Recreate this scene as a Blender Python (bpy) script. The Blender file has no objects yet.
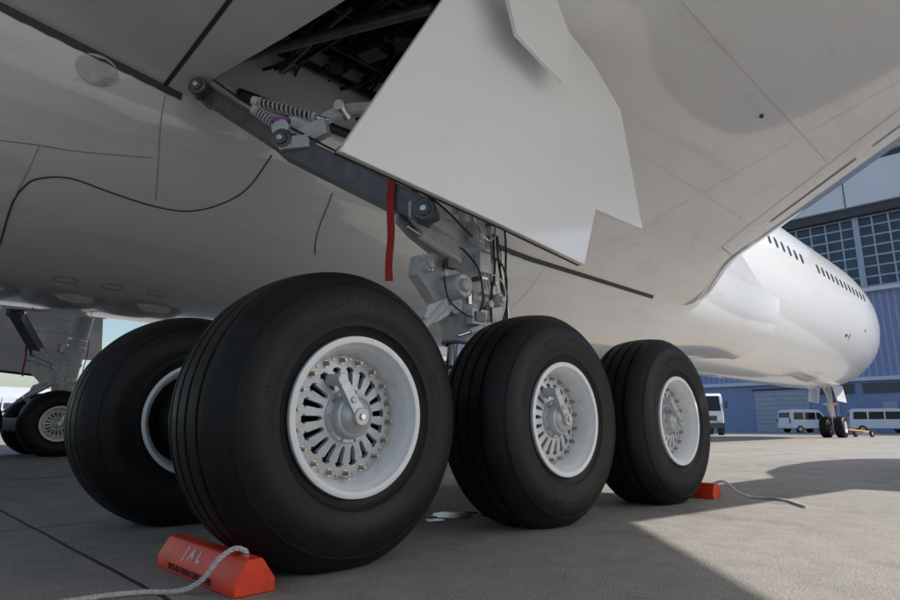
import bpy, math, random, bmesh
from mathutils import Vector, Matrix
random.seed(4)
R=math.radians
scn=bpy.context.scene
col=scn.collection

# ---------------------------------------------------------------- materials
def pm(name,c,rough=.5,metal=0.,var=.1,scale=3.,bump=0.,bscale=60.,coat=0.,rvar=0.,stretch=None,grime=None,spec=None):
    m=bpy.data.materials.new(name); m.use_nodes=True
    nt=m.node_tree; b=nt.nodes['Principled BSDF']
    tc=nt.nodes.new('ShaderNodeTexCoord'); src=tc.outputs['Object']
    if stretch:
        mp=nt.nodes.new('ShaderNodeMapping'); mp.inputs['Scale'].default_value=stretch
        nt.links.new(src,mp.inputs[0]); src=mp.outputs[0]
    n=nt.nodes.new('ShaderNodeTexNoise'); n.inputs['Scale'].default_value=scale; n.inputs['Detail'].default_value=5; n.inputs['Roughness'].default_value=.6
    nt.links.new(src,n.inputs['Vector'])
    mr=nt.nodes.new('ShaderNodeValToRGB')
    mr.color_ramp.elements[0].position=.3; mr.color_ramp.elements[1].position=.7
    mr.color_ramp.elements[0].color=[max(0,x*(1-var)) for x in c]+[1]; mr.color_ramp.elements[1].color=[min(1,x*(1+var)) for x in c]+[1]
    nt.links.new(n.outputs[0],mr.inputs[0]); out=mr.outputs[0]
    if grime:
        sc,lo,hi,gc,st=grime
        mp=nt.nodes.new('ShaderNodeMapping'); mp.inputs['Scale'].default_value=st; nt.links.new(tc.outputs['Object'],mp.inputs[0])
        g=nt.nodes.new('ShaderNodeTexNoise'); g.inputs['Scale'].default_value=sc; g.inputs['Detail'].default_value=6; g.inputs['Roughness'].default_value=.7
        nt.links.new(mp.outputs[0],g.inputs['Vector'])
        gr=nt.nodes.new('ShaderNodeMapRange'); gr.inputs[1].default_value=lo; gr.inputs[2].default_value=hi; gr.inputs[4].default_value=.6
        nt.links.new(g.outputs[0],gr.inputs[0])
        mx=nt.nodes.new('ShaderNodeMix'); mx.data_type='RGBA'; nt.links.new(gr.outputs[0],mx.inputs[0]); nt.links.new(out,mx.inputs[6]); mx.inputs[7].default_value=(*gc,1); out=mx.outputs[2]
    nt.links.new(out,b.inputs['Base Color'])
    b.inputs['Roughness'].default_value=rough; b.inputs['Metallic'].default_value=metal
    if spec is not None: b.inputs['Specular IOR Level'].default_value=spec
    if rvar:
        r=nt.nodes.new('ShaderNodeMapRange'); r.inputs['From Min'].default_value=.3; r.inputs['From Max'].default_value=.7
        r.inputs['To Min'].default_value=max(.02,rough-rvar); r.inputs['To Max'].default_value=rough+rvar
        nt.links.new(n.outputs[0],r.inputs['Value']); nt.links.new(r.outputs[0],b.inputs['Roughness'])
    if coat: b.inputs['Coat Weight'].default_value=coat; b.inputs['Coat Roughness'].default_value=.04
    if bump:
        n2=nt.nodes.new('ShaderNodeTexNoise'); n2.inputs['Scale'].default_value=bscale; n2.inputs['Detail'].default_value=3
        nt.links.new(tc.outputs['Object'],n2.inputs['Vector'])
        bp=nt.nodes.new('ShaderNodeBump'); bp.inputs['Strength'].default_value=bump; bp.inputs['Distance'].default_value=.01
        nt.links.new(n2.outputs[0],bp.inputs['Height']); nt.links.new(bp.outputs[0],b.inputs['Normal'])
    return m
M={}
M['white']=pm('airframe_white_paint',(.84,.845,.85),.18,var=.02,scale=.6,coat=.7,bump=.02,bscale=1.2)
M['belly']=pm('belly_white_paint',(.80,.81,.82),.14,var=.04,scale=.5,coat=1.,bump=.025,bscale=1.0,stretch=(.4,1.5,1.5),grime=(2.2,.54,.80,(.52,.51,.50),(.25,1.4,1.0)))
M['wing']=pm('wing_grey_paint',(.75,.76,.775),.10,var=.04,scale=.7,coat=1.,bump=.045,bscale=.9,stretch=(.4,1.5,1),grime=(2.0,.53,.80,(.48,.47,.46),(.22,1.6,1.0)))
M['door']=pm('door_white_paint',(.85,.855,.865),.22,var=.02,scale=2,coat=.6,grime=(3.5,.60,.85,(.66,.65,.64),(.8,.8,.5)))
M['seal']=pm('dark_seal',(.05,.052,.055),.6)
M['seam']=pm('panel_seam',(.30,.30,.30),.6)
M['fast']=pm('fastener',(.48,.48,.49),.5)
M['lens']=pm('light_lens',(.42,.44,.45),.08,var=.2,scale=8,coat=1.)
M['rubber']=pm('tyre_rubber',(.0085,.0085,.009),.50,var=.35,scale=6,bump=.14,bscale=90,rvar=.08,grime=(9,.56,.82,(.030,.028,.025),(1,1,1)),spec=.28)
M['letter']=pm('tyre_lettering',(.016,.016,.016),.55,spec=.3)
M['rim']=pm('wheel_white_paint',(.86,.87,.88),.32,var=.04,scale=14,bump=.06,bscale=60,grime=(16,.58,.85,(.42,.39,.35),(1,1,1)))
M['web']=pm('wheel_web_paint',(.60,.62,.645),.32,metal=.2,var=.08,scale=14,bump=.06,bscale=60,grime=(22,.52,.78,(.26,.24,.22),(1,1,1)))
M['hub']=pm('hub_grey_paint',(.50,.52,.54),.32,metal=.3,var=.12,scale=20,bump=.05,grime=(22,.53,.8,(.26,.24,.22),(1,1,1)))
M['bolt']=pm('bolt_steel',(.46,.37,.29),.32,metal=.9,var=.3,scale=40)
M['brake']=pm('brake_dark',(.018,.018,.020),.6,metal=.3,var=.4,scale=20)
M['strut']=pm('strut_grey_paint',(.64,.66,.685),.33,var=.10,scale=7,bump=.05,bscale=40,grime=(9,.54,.8,(.22,.20,.19),(1,1,1)))
M['dkmetal']=pm('brace_dark_metal',(.14,.145,.155),.38,metal=.4,var=.25,scale=9)
M['steel']=pm('bright_steel',(.65,.65,.65),.22,metal=1.,var=.1,scale=9)
M['hose']=pm('black_hose',(.015,.015,.015),.45)
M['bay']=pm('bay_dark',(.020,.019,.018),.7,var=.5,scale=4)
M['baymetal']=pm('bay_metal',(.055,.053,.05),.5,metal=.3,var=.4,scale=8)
M['red']=pm('red_strap',(.50,.02,.025),.6,var=.15,scale=20)
M['orange']=pm('chock_orange',(.88,.060,.022),.40,var=.12,scale=18,bump=.08,grime=(11,.56,.8,(.28,.04,.03),(1,1,1)))
M['rope']=pm('rope_white',(.58,.57,.56),.9,var=.2,scale=60,bump=.6,bscale=140)
M['textw']=pm('stencil_white',(.80,.78,.76),.6)
M['textk']=pm('stencil_black',(.05,.02,.02),.6)
M['glass']=pm('dark_glass',(.015,.02,.03),.08,var=.3,scale=.4)
M['yellow']=pm('yellow_paint',(.55,.33,.06),.6,var=.2)
M['tagp']=pm('purple_tag',(.30,.10,.55),.5)
M['fan']=pm('fan_metal',(.2,.2,.21),.4,metal=.8)

# ---------------------------------------------------------------- mesh builder
def frame(d):
    d=Vector(d).normalized()
    a=Vector((0,0,1)) if abs(d.z)<.9 else Vector((1,0,0))
    x=a.cross(d).normalized(); y=d.cross(x)
    return x,y,d
def crom(pts,sub):
    pts=[Vector(p) for p in pts]
    if sub<=1 or len(pts)<3: return pts
    P=[pts[0]*2-pts[1]]+pts+[pts[-1]*2-pts[-2]]
    out=[]
    for i in range(1,len(P)-2):
        for k in range(sub):
            t=k/sub; a,b,c,d=P[i-1],P[i],P[i+1],P[i+2]
            out.append(.5*((2*b)+(c-a)*t+(2*a-5*b+4*c-d)*t*t+(3*b-a-3*c+d)*t**3))
    out.append(pts[-1]); return out
class MB:
    def __init__(s): s.v=[];s.f=[];s.mi=[];s.mats=[]
    def mid(s,m):
        if m not in s.mats: s.mats.append(m)
        return s.mats.index(m)
    def add(s,vs,fs,m):
        o=len(s.v); s.v+= [tuple(v) for v in vs]; k=s.mid(m)
        for f in fs: s.f.append([i+o for i in f]); s.mi.append(k)
    def lathe(s,prof,p0,ax,m,n=32):
        x,y,d=frame(ax); p0=Vector(p0); vs=[];fs=[]
        for (r,h) in prof:
            for i in range(n):
                a=2*math.pi*i/n
                vs.append(p0+d*h+x*(r*math.cos(a))+y*(r*math.sin(a)))
        for j in range(len(prof)-1):
            for i in range(n):
                k=(i+1)%n
                fs.append([j*n+i,j*n+k,(j+1)*n+k,(j+1)*n+i])
        s.add(vs,fs,m)
    def cyl(s,p0,p1,r,m,r2=None,n=20,b=.004):
        p0=Vector(p0);p1=Vector(p1);L=(p1-p0).length; r2=r if r2 is None else r2
        b=min(b,r*.3,L*.3)
        s.lathe([(.0005,0),(r-b,0),(r,b),(r2,L-b),(r2-b,L),(.0005,L)],p0,p1-p0,m,n)
    def beam(s,p0,p1,w,h,m,up=(0,0,1),w2=None,h2=None):
        p0=Vector(p0);p1=Vector(p1);d=(p1-p0).normalized()
        x=Vector(up).cross(d).normalized(); y=d.cross(x)
        w2=w if w2 is None else w2; h2=h if h2 is None else h2
        vs=[]
        for p,a,b in ((p0,w,h),(p1,w2,h2)):
            for sx,sy in ((-1,-1),(1,-1),(1,1),(-1,1)):
                vs.append(p+x*(sx*a/2)+y*(sy*b/2))
        s.add(vs,[[0,3,2,1],[4,5,6,7],[0,1,5,4],[1,2,6,5],[2,3,7,6],[3,0,4,7]],m)
    def box(s,c,sz,m,rz=0.):
        c=Vector(c); q=Matrix.Rotation(rz,3,'Z')
        vs=[c+q@Vector((sx*sz[0]/2,sy*sz[1]/2,sg*sz[2]/2)) for sg in (-1,1) for sx,sy in ((-1,-1),(1,-1),(1,1),(-1,1))]
        s.add(vs,[[0,3,2,1],[4,5,6,7],[0,1,5,4],[1,2,6,5],[2,3,7,6],[3,0,4,7]],m)
    def prism(s,pts,off,m):
        pts=[Vector(p) for p in pts]; off=Vector(off); n=len(pts)
        s.add(pts+[p+off for p in pts],[list(range(n))[::-1],list(range(n,2*n))]+[[i,(i+1)%n,(i+1)%n+n,i+n] for i in range(n)],m)
    def tube(s,pts,r,m,n=8,sub=6):
        P=crom(pts,sub); vs=[];fs=[]; x=None
        for i,p in enumerate(P):
            d=(P[min(i+1,len(P)-1)]-P[max(i-1,0)]).normalized()
            if x is None: x=frame(d)[0]
            x=(x-d*x.dot(d)).normalized(); y=d.cross(x)
            for k in range(n):
                a=2*math.pi*k/n; vs.append(p+x*r*math.cos(a)+y*r*math.sin(a))
        for j in range(len(P)-1):
            for k in range(n):
                q=(k+1)%n; fs.append([j*n+k,j*n+q,(j+1)*n+q,(j+1)*n+k])
        fs.append(list(range(n))[::-1]); fs.append([(len(P)-1)*n+k for k in range(n)])
        s.add(vs,fs,m)
    def helix(s,p0,p1,Rr,r,turns,m):
        p0=Vector(p0);p1=Vector(p1);x,y,d=frame(p1-p0);L=(p1-p0).length;N=int(turns*12)
        s.tube([p0+d*(L*i/N)+x*Rr*math.cos(2*math.pi*i/12)+y*Rr*math.sin(2*math.pi*i/12) for i in range(N+1)],r,m,6,1)
    def build(s,name,parent=None,bevel=0,sharp=35,smooth=True):
        me=bpy.data.meshes.new(name); me.from_pydata(s.v,[],s.f)
        for m in s.mats: me.materials.append(M[m] if isinstance(m,str) else m)
        me.polygons.foreach_set('material_index',s.mi)
        me.validate(); me.update()
        if smooth: me.shade_smooth(); me.set_sharp_from_angle(angle=R(sharp))
        o=bpy.data.objects.new(name,me); col.objects.link(o)
        if parent: o.parent=parent
        if bevel:
            bv=o.modifiers.new('bv','BEVEL'); bv.width=bevel; bv.segments=2; bv.limit_method='ANGLE'; bv.angle_limit=R(40)
        return o
def empty(name,loc=(0,0,0),parent=None):
    e=bpy.data.objects.new(name,None); col.objects.link(e); e.location=loc; e.empty_display_size=.3
    if parent: e.parent=parent
    return e
def link(o,name,parent):
    c=bpy.data.objects.new(name,o.data); col.objects.link(c); c.parent=parent; return c

CL=6.2   # aircraft centreline (Y)
plane=empty('airplane',(0,0,0))

# ---------------------------------------------------------------- fuselage
NS,NL=25.8,10.0
def fus(u,th):
    zb,zt,hw=2.25,8.33,2.99
    if u>NS:
        s=min(1,(u-NS)/NL)
        tip=4.75
        zt=tip+(8.33-tip)*(1-s**2.4)**.60; zb=tip-(tip-2.25)*(1-s**3.4)**.55; hw=2.99*(1-s**2.6)**.56
    if u<-14:
        s=min(1,(-14-u)/21.)
        zb=2.25+4.6*s**1.5; zt=8.33-.5*s; hw=2.99*(1-s**1.6)+.15
    zc=(zb+zt)/2; hh=(zt-zb)/2
    return Vector((u,CL-hw*math.sin(th),zc-hh*math.cos(th)))
mb=MB(); us=[-35+i*1.0 for i in range(61)]+[NS+NL*math.sin(math.pi/2*i/28) for i in range(1,29)]
N=96; vs=[];fs=[]
for u in us:
    for k in range(N): vs.append(fus(min(u,NS+NL-.0001),2*math.pi*k/N))
for j in range(len(us)-1):
    for k in range(N):
        q=(k+1)%N; fs.append([j*N+k,j*N+q,(j+1)*N+q,(j+1)*N+k])
fs.append(list(range(N))); fs.append([(len(us)-1)*N+k for k in range(N)][::-1])
mb.add(vs,fs,'white'); mb.build('fuselage',plane,sharp=60)
mb=MB()
def th_at(z,u=0):
    a=fus(u,math.pi/2); b=fus(u,0); hh=a.z-b.z
    return math.acos(max(-1,min(1,(a.z-z)/hh)))
def skinpatch(m,u0,u1,z0,z1,side,out=.006,mat='glass'):
    cu,cz=(u0+u1)/2,(z0+z1)/2; pts=[]
    K=16
    for i in range(K):
        a=2*math.pi*i/K; e=.5
        cx=math.copysign(abs(math.cos(a))**e,math.cos(a)); cy=math.copysign(abs(math.sin(a))**e,math.sin(a))
        uu=cu+cx*(u1-u0)/2; zz=cz+cy*(z1-z0)/2
        p=fus(uu,th_at(zz,uu)); p.y-=out
        if side>0: p.y=2*CL-p.y
        pts.append(p)
    m.add(pts,[list(range(K))],mat)
for side in (-1,1):
    u=-12
    while u<27.4:
        if not (8.2<u<9.6 or 18.9<u<20.2): skinpatch(mb,u-.12,u+.12,5.74,6.08,side)
        u+=.62
    for i,(a,b) in enumerate(((32.0,32.8),(31.0,31.9),(32.9,33.6))): skinpatch(mb,a,b,6.15,6.72,side)
mb.build('cabin_windows',plane,smooth=False)
mb=MB()
def doorline(m,u0,u1,z0,z1,side,g=.008):
    K=48; pin=[];pout=[]
    for i in range(K):
        a=2*math.pi*i/K; e=.28
        cx=math.copysign(abs(math.cos(a))**e,math.cos(a)); cy=math.copysign(abs(math.sin(a))**e,math.sin(a))
        for L,g_ in ((pin,0),(pout,g)):
            uu=(u0+u1)/2+cx*((u1-u0)/2+g_); zz=(z0+z1)/2+cy*((z1-z0)/2+g_)
            p=fus(uu,th_at(zz,uu)); p.y-=.005
            if side>0: p.y=2*CL-p.y
            L.append(p)
    m.add(pin+pout,[[i,(i+1)%K,(i+1)%K+K,i+K] for i in range(K)],'seam')
for side in (-1,1):
    doorline(mb,28.0,29.0,4.9,6.8,side); doorline(mb,19.0,20.1,4.9,6.8,side)
    skinpatch(mb,23.9,24.25,3.95,4.05,side,mat='seal'); skinpatch(mb,24.5,24.6,3.9,4.1,side,mat='seal'); skinpatch(mb,26.6,26.75,4.4,4.5,side,mat='seal')
mb.build('door_outlines',plane,smooth=False)
mb=MB()
mb.prism([(-27,CL-.25,7.9),(-35,CL-.25,7.7),(-38.5,CL-.08,16.5),(-35.5,CL-.08,16.5)],(0,.5,0),'white')
for sg in (-1,1):
    mb.prism([(-29,CL+sg*.6,7.0),(-34,CL+sg*.6,7.0),(-37.5,CL+sg*9.3,7.7),(-35.5,CL+sg*9.3,7.7)],(0,0,.3),'white')
mb.build('tail',plane,bevel=.1)

# ---------------------------------------------------------------- belly fairing
def ss(a,b,x):
    t=max(0,min(1,(x-a)/(b-a))); return t*t*(3-2*t)
def fair(u,th,out=0.):
    g=ss(16,7.5,u)*ss(-13,-6,u)
    hw=2.80+.60*g; bot=2.45-.45*g; zc=4.4; n=2.6
    c,s_=math.cos(th),math.sin(th)
    d=(abs(c)**n+abs(s_)**n)**(-1/n)
    return Vector((u,CL-(hw+out)*s_*d,zc-(zc-bot+out)*c*d))
mb=MB(); us=[-13+.35*i for i in range(84)]; N=72; vs=[];fs=[]
for u in us:
    for k in range(N+1): vs.append(fair(u,-math.pi*.62+2*math.pi*.62*k/N))
for j in range(len(us)-1):
    for k in range(N): fs.append([j*(N+1)+k,j*(N+1)+k+1,(j+1)*(N+1)+k+1,(j+1)*(N+1)+k])
mb.add(vs,fs,'belly'); mb.build('belly_fairing',plane,sharp=60)

# ---------------------------------------------------------------- wings
WK=[4.6,3.6,3.2,2.9,2.6,2.3,2.0,1.7,1.5,.75,0,-.75,-1.5,-2.5,-3.5,-5,-7,-9,-12,-15,-18,-21,-24,-26]
def LE(w): return 8.9+.74*(w-2.9)+.95*ss(1.5,3.3,w)
def TE(w):
    if w>-6: return -5.2+(w-2.9)*.08
    return -5.2-8.9*.08+(w+6)*.47
def base(w): return 3.05+.2*(2.9-w) if w>-8 else 3.05+.2*10.9+.13*(-8-w)
def fl(s):
    f=0.
    if s<.10: f+=.028*(1-math.sqrt(max(0,1-(1-s/.1)**2)))
    if s>.4: f+=.054*((s-.4)/.6)**1.5
    return f
def fu(s):
    if s<.35: return .028+.10*math.sqrt(max(0,1-(1-s/.35)**2))
    return .128-.070*((s-.35)/.65)**1.6
def wlow(u,w):
    c=LE(w)-TE(w); return base(w)+c*fl(max(0,min(1,(LE(w)-u)/c)))
sl=[(1-math.cos(math.pi/2*i/14))*.1 for i in range(14)]+[.1+.9*i/44 for i in range(45)]
su=[1-.65*i/16 for i in range(17)]+[.35*math.cos(math.pi/2*i/10) for i in range(1,10)]
vs=[];fs=[]
for w in WK:
    c=LE(w)-TE(w)
    for s in sl: vs.append((LE(w)-s*c,w,base(w)+c*fl(s)))
    for s in su: vs.append((LE(w)-s*c,w,base(w)+c*fu(s)))
n=len(sl)+len(su)
for j in range(len(WK)-1):
    for k in range(n):
        q=(k+1)%n; fs.append([j*n+k,(j+1)*n+k,(j+1)*n+q,j*n+q])
fs.append(list(range(n))[::-1]); fs.append([(len(WK)-1)*n+k for k in range(n)])
mb=MB(); mb.add(vs,fs,'wing'); wing=mb.build('wing_right',plane,sharp=50)
def fixn(o):
    bm=bmesh.new(); bm.from_mesh(o.data); bmesh.ops.recalc_face_normals(bm,faces=bm.faces); bm.to_mesh(o.data); bm.free()
fixn(wing)
BAY=[(-1.28,3.3),(-1.22,2.5),(-.78,.75),(-.5,.32),(.55,.32),(.9,.8),(1.4,3.3)]
mb=MB(); mb.prism([(u,w,2.6) for u,w in BAY],(0,0,1.75),'bay'); cut=mb.build('cutter'); fixn(cut)
bo=wing.modifiers.new('b','BOOLEAN'); bo.object=cut; bo.operation='DIFFERENCE'; bo.solver='EXACT'
dg=bpy.context.evaluated_depsgraph_get(); dg.update()
nm=bpy.data.meshes.new_from_object(wing.evaluated_get(dg)); wing.modifiers.clear(); wing.data=nm
bpy.data.objects.remove(cut)
nm.shade_smooth(); nm.set_sharp_from_angle(angle=R(50))
wl=empty('left_side_mirror',(0,2*CL,0),plane); wl.scale=(1,-1,1)
link(wing,'wing_left',wl)
def bay():
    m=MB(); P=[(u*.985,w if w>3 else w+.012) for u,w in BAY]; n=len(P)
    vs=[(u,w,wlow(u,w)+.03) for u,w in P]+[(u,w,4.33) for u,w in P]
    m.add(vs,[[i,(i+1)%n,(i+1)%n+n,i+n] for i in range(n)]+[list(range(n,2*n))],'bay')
    for k in range(6):
        u=-1.0+k*.36; m.beam((u,.9,4.2),(u,3.0,4.2),.03,.16,'baymetal')
    for k in range(5):
        w=.9+k*.45; m.beam((-1.0,w,4.05),(.8,w,4.05),.035,.08,'baymetal')
    rr=random.Random(5)
    for k in range(20):
        a=rr.uniform(-.9,.8); z=rr.uniform(3.8,4.15); w0=rr.uniform(.9,1.7)
        m.tube([(a,w0,z),(a+rr.uniform(-.1,.1),w0+.4,z+rr.uniform(-.08,.08)),(a+rr.uniform(-.1,.1),w0+.9,z+rr.uniform(-.08,.08)),(a+rr.uniform(-.2,.2),2.95,z)],rr.uniform(.008,.02),rr.choice(['hose','bay','bay','dkmetal']))
    for k in range(10):
        m.box((rr.uniform(-.8,.7),rr.uniform(1.0,2.7),rr.uniform(3.8,4.1)),(rr.uniform(.1,.3),rr.uniform(.1,.3),rr.uniform(.08,.2)),rr.choice(['baymetal','bay']),rr.uniform(0,1))
    m.cyl((-.9,2.85,3.55),(.9,2.85,3.6),.05,'baymetal'); m.cyl((-1.0,2.6,3.75),(-.2,1.0,3.8),.045,'dkmetal')
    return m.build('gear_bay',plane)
bb=bay(); link(bb,'gear_bay_left',wl)

def ribbon(m,pts,wd,mat,off=.004):
    P=[]
    for k in range(len(pts)-1):
        for i in range(24): P.append(Vector((pts[k][0]+(pts[k+1][0]-pts[k][0])*i/24,pts[k][1]+(pts[k+1][1]-pts[k][1])*i/24,0)))
    P.append(Vector((*pts[-1],0))); vs=[]
    for i,p in enumerate(P):
        d=(P[min(i+1,len(P)-1)]-P[max(i-1,0)]).normalized(); nn=Vector((-d.y,d.x,0))*wd/2
        for s in (-1,1):
            q=p+nn*s; vs.append((q.x,q.y,wlow(q.x,q.y)-off))
    m.add(vs,[[2*i,2*i+1,2*i+3,2*i+2] for i in range(len(P)-1)],mat)
mb=MB()
ribbon(mb,[(-1.5,3.1),(-1.5,-5.9)],.035,'seal')
for w in (-1.6,-4.2): ribbon(mb,[(-1.5,w),(-4.9,w)],.010,'seam')
for w in (-.45,-2.2): ribbon(mb,[(LE(w)-1.4,w),(-1.5,w)],.0035,'fast')
ribbon(mb,[(4.6,2.4),(3.2,-5)],.0035,'fast')
ribbon(mb,[(LE(1.4)-1.35,1.4),(LE(-9)-1.2,-9)],.007,'seam',.006)
ribbon(mb,[(LE(1.4)-1.35,1.4),(LE(1.4)-.6,1.5)],.007,'seam',.010)
ribbon(mb,[(LE(.6)-.95,.6),(LE(-.7)-.93,-.7)],.030,'seal',.010)
ribbon(mb,[(LE(-.9)-.93,-.9),(LE(-5.6)-.90,-5.6)],.022,'seal',.010)
mb.build('wing_panel_seams',plane,smooth=False)
mb=MB()
def dots(a,b,step,r=.006):
    a=Vector((*a,0));b=Vector((*b,0)); n=int((b-a).length/step)
    for i in range(n):
        p=a.lerp(b,(i+.5)/n); z=wlow(p.x,p.y)-.002
        mb.add([(p.x+r*math.cos(t*math.pi/3),p.y+r*math.sin(t*math.pi/3),z) for t in range(6)],[[0,1,2,3,4,5]],'fast')
dots((-1.44,2.6),(-1.44,-5),.07); dots((-1.57,2.8),(-1.57,-5),.09)
dots((LE(1.3)-1.42,1.3),(LE(-7)-1.30,-7),.09,.007)
dots((5.6,2.4),(3.9,-4.5),.14,.006)
mb.build('wing_fasteners',plane,smooth=False)
mb=MB()
mb.lathe([(.0005,.0),(.03,0),(.034,-.006),(.034,-.02),(.02,-.022),(.0005,-.022)],(1.9,.9,wlow(1.9,.9)),(0,0,1),'seal',20)
mb.cyl((3.2,-.3,wlow(3.2,-.3)-.03),(3.2,-.3,wlow(3.2,-.3)+.02),.02,'seal')
mb.build('drain_masts',plane)
def junction(u):
    for i in range(400):
        th=.6+i*.004; p=fair(u,th)
        if p.z-wlow(u,p.y)>0: return th
    return 1.5
mb=MB()
for (ua,ub,wd) in ((1.6,7.6,.05),(-4.9,-1.35,.05)):
    vs=[];K=60
    for i in range(K+1):
        u=ua+(ub-ua)*i/K; th=junction(u)
        vs+= [fair(u,th+.01,.006),fair(u,th-wd/2.0,.006)]
    mb.add(vs,[[2*i,2*i+1,2*i+3,2*i+2] for i in range(K)],'seal')
def fribbon(m,pts,wd,mat,sub=8,off=.004):
    P=crom([Vector((a,b*3,0)) for a,b in pts],sub); vs=[]
    if len(pts)==2: P=[P[0].lerp(P[1],i/24) for i in range(25)]
    for i,p in enumerate(P):
        d=(P[min(i+1,len(P)-1)]-P[max(i-1,0)]).normalized(); nn=Vector((-d.y,d.x,0))*wd/2
        for s in (-1,1):
            q=p+nn*s; vs.append(fair(q.x,q.y/3,off))
    m.add(vs,[[2*i,2*i+1,2*i+3,2*i+2] for i in range(len(P)-1)],mat)
fribbon(mb,[(-2.2,.2),(-2.26,.496),(-2.29,.676),(-2.25,.75),(-2.17,.785),(-1.97,.808),(-1.66,.795),(-1.31,.784),(-1.01,.792),(-.77,.836),(-.56,.919),(-.43,1.064)],.014,'seal')
fribbon(mb,[(-1.48,1.135),(-1.45,1.025),(-1.29,.805)],.007,'seam')
fribbon(mb,[(-2.7,.855),(-2.49,.865),(-2.24,.881),(-1.96,.895),(-1.45,.935)],.007,'seam')
fribbon(mb,[(-2.24,.881),(-2.29,.70)],.006,'seam')
fribbon(mb,[(-4,.30),(7.5,.30)],.006,'seam'); fribbon(mb,[(4.2,.30),(4.2,.95)],.005,'seam')
fribbon(mb,[(.34,1.0),(.36,.88),(.42,.80),(.52,.74)],.010,'seal')
K=32; vs=[fair(-2.0+.15*math.cos(2*math.pi*i/K),1.135+.045*math.sin(2*math.pi*i/K),.006) for i in range(K)]
mb.add(vs,[list(range(K))],'lens')
for u in (-1.6,-1.15,-.7):
    vs=[fair(u+(.10+g)*math.cos(2*math.pi*i/24),.33+(.025+g/3)*math.sin(2*math.pi*i/24),.004) for i in range(24) for g in (0,.012)]
    mb.add(vs,[[2*i,2*i+1,(2*i+3)%48,(2*i+2)%48] for i in range(24)],'seam')
mb.build('fairing_seams',plane,smooth=False)

# ---------------------------------------------------------------- engines
mb=MB(); EC=(6.2,-4.1,2.75)
mb.lathe([(1.15,.0),(1.45,.7),(1.75,1.8),(1.9,3.1),(1.93,4.3),(1.88,5.3),(1.75,5.9),(1.66,6.05),(1.55,6.0),(1.48,5.6),(1.5,5.0),(1.5,4.7),(.3,4.7),(.02,5.3)],EC,(1,0,0),'white',64)
mb.lathe([(1.15,0),(1.0,.4),(.75,.3),(.5,-.3),(.02,-1.2)],EC,(1,0,0),'fan',48)
mb.prism([(6.8,-4.2,3.9),(9.5,-4.2,4.55),(3.6,-4.2,5.2),(2.0,-4.2,4.75)],(0,.25,0),'wing')
eng=mb.build('engine_right',plane,sharp=40); link(eng,'engine_left',wl)

# ---------------------------------------------------------------- wheels
def tyre_mesh():
    half=[(.318,.205),(.33,.228),(.345,.232),(.36,.240),(.375,.250),(.378,.254),(.384,.253),(.41,.262),(.44,.268),(.47,.268),(.50,.262),(.53,.250),(.551,.238),(.555,.241),(.559,.234),(.575,.222),(.592,.205),(.606,.185)]
    def rr(y): return .640-.62*y*y
    body=[]
    for yc in (.120,.040):
        body+= [(rr(yc+.007),yc+.0105),(rr(yc)-.018,yc+.0075),(rr(yc)-.018,yc-.0075),(rr(yc-.007),yc-.0105)]
    body=[(rr(.150),.150)]+[(rr(.138),.138)]+body[:4]+[(rr(.09),.09),(rr(.07),.07)]+body[4:]+[(rr(0.02),.02)]
    half+= [(.618,.168)]+body
    pr=[(r,-y) for r,y in half]+[(r,y) for r,y in reversed(half)]
    m=MB(); n=168; vs=[];fs=[]
    ZC=.612
    for r,y in pr:
        for i in range(n):
            a=2*math.pi*i/n
            x=r*math.cos(a); z=r*math.sin(a); yy=y
            if z<-ZC+.16 and abs(x)<.45: yy=y*(1+.05*ss(-ZC+.16,-ZC,z))
            vs.append((x,yy,max(z,-ZC+.002)))
    for j in range(len(pr)-1):
        for i in range(n):
            k=(i+1)%n; fs.append([j*n+i,j*n+k,(j+1)*n+k,(j+1)*n+i])
    m.add(vs,fs,'rubber')
    txt=[('AIRCRAFT RADIAL',95,.034,.462),('50x20.0R22  34PR',268,.026,.470),('TUBELESS',20,.020,.440),('235 MPH',165,.020,.440)]
    for s,mid,size,rad in txt:
        step=size*.80/rad
        for ci,ch in enumerate(s):
            if ch==' ': continue
            cu=bpy.data.curves.new('t','FONT'); cu.body=ch; cu.size=size; cu.align_x='CENTER'; cu.extrude=.0012; cu.resolution_u=2
            o=bpy.data.objects.new('t',cu); col.objects.link(o)
            dgx=bpy.context.evaluated_depsgraph_get(); dgx.update(); me=bpy.data.meshes.new_from_object(o.evaluated_get(dgx))
            a=R(mid)-(ci-(len(s)-1)/2)*step
            er=Vector((math.cos(a),0,math.sin(a))); et=Vector((math.sin(a),0,-math.cos(a)))
            for sg in (-1,1):
                vs=[]
                for v in me.vertices:
                    p=er*(rad+v.co.y)+et*(v.co.x)
                    rr_=math.hypot(p.x,p.z); yb=.268 if .44<=rr_<=.47 else (.268-.2*(rr_-.47) if rr_>.47 else .268-.2*(.44-rr_))
                    vs.append((p.x,-(yb+.0006)-v.co.z,p.z) if sg<0 else (-p.x,yb+.0006+v.co.z,p.z))
                m.add(vs,[list(f.vertices) for f in me.polygons],'letter')
            bpy.data.objects.remove(o); bpy.data.curves.remove(cu); bpy.data.meshes.remove(me)
    return m
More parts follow.
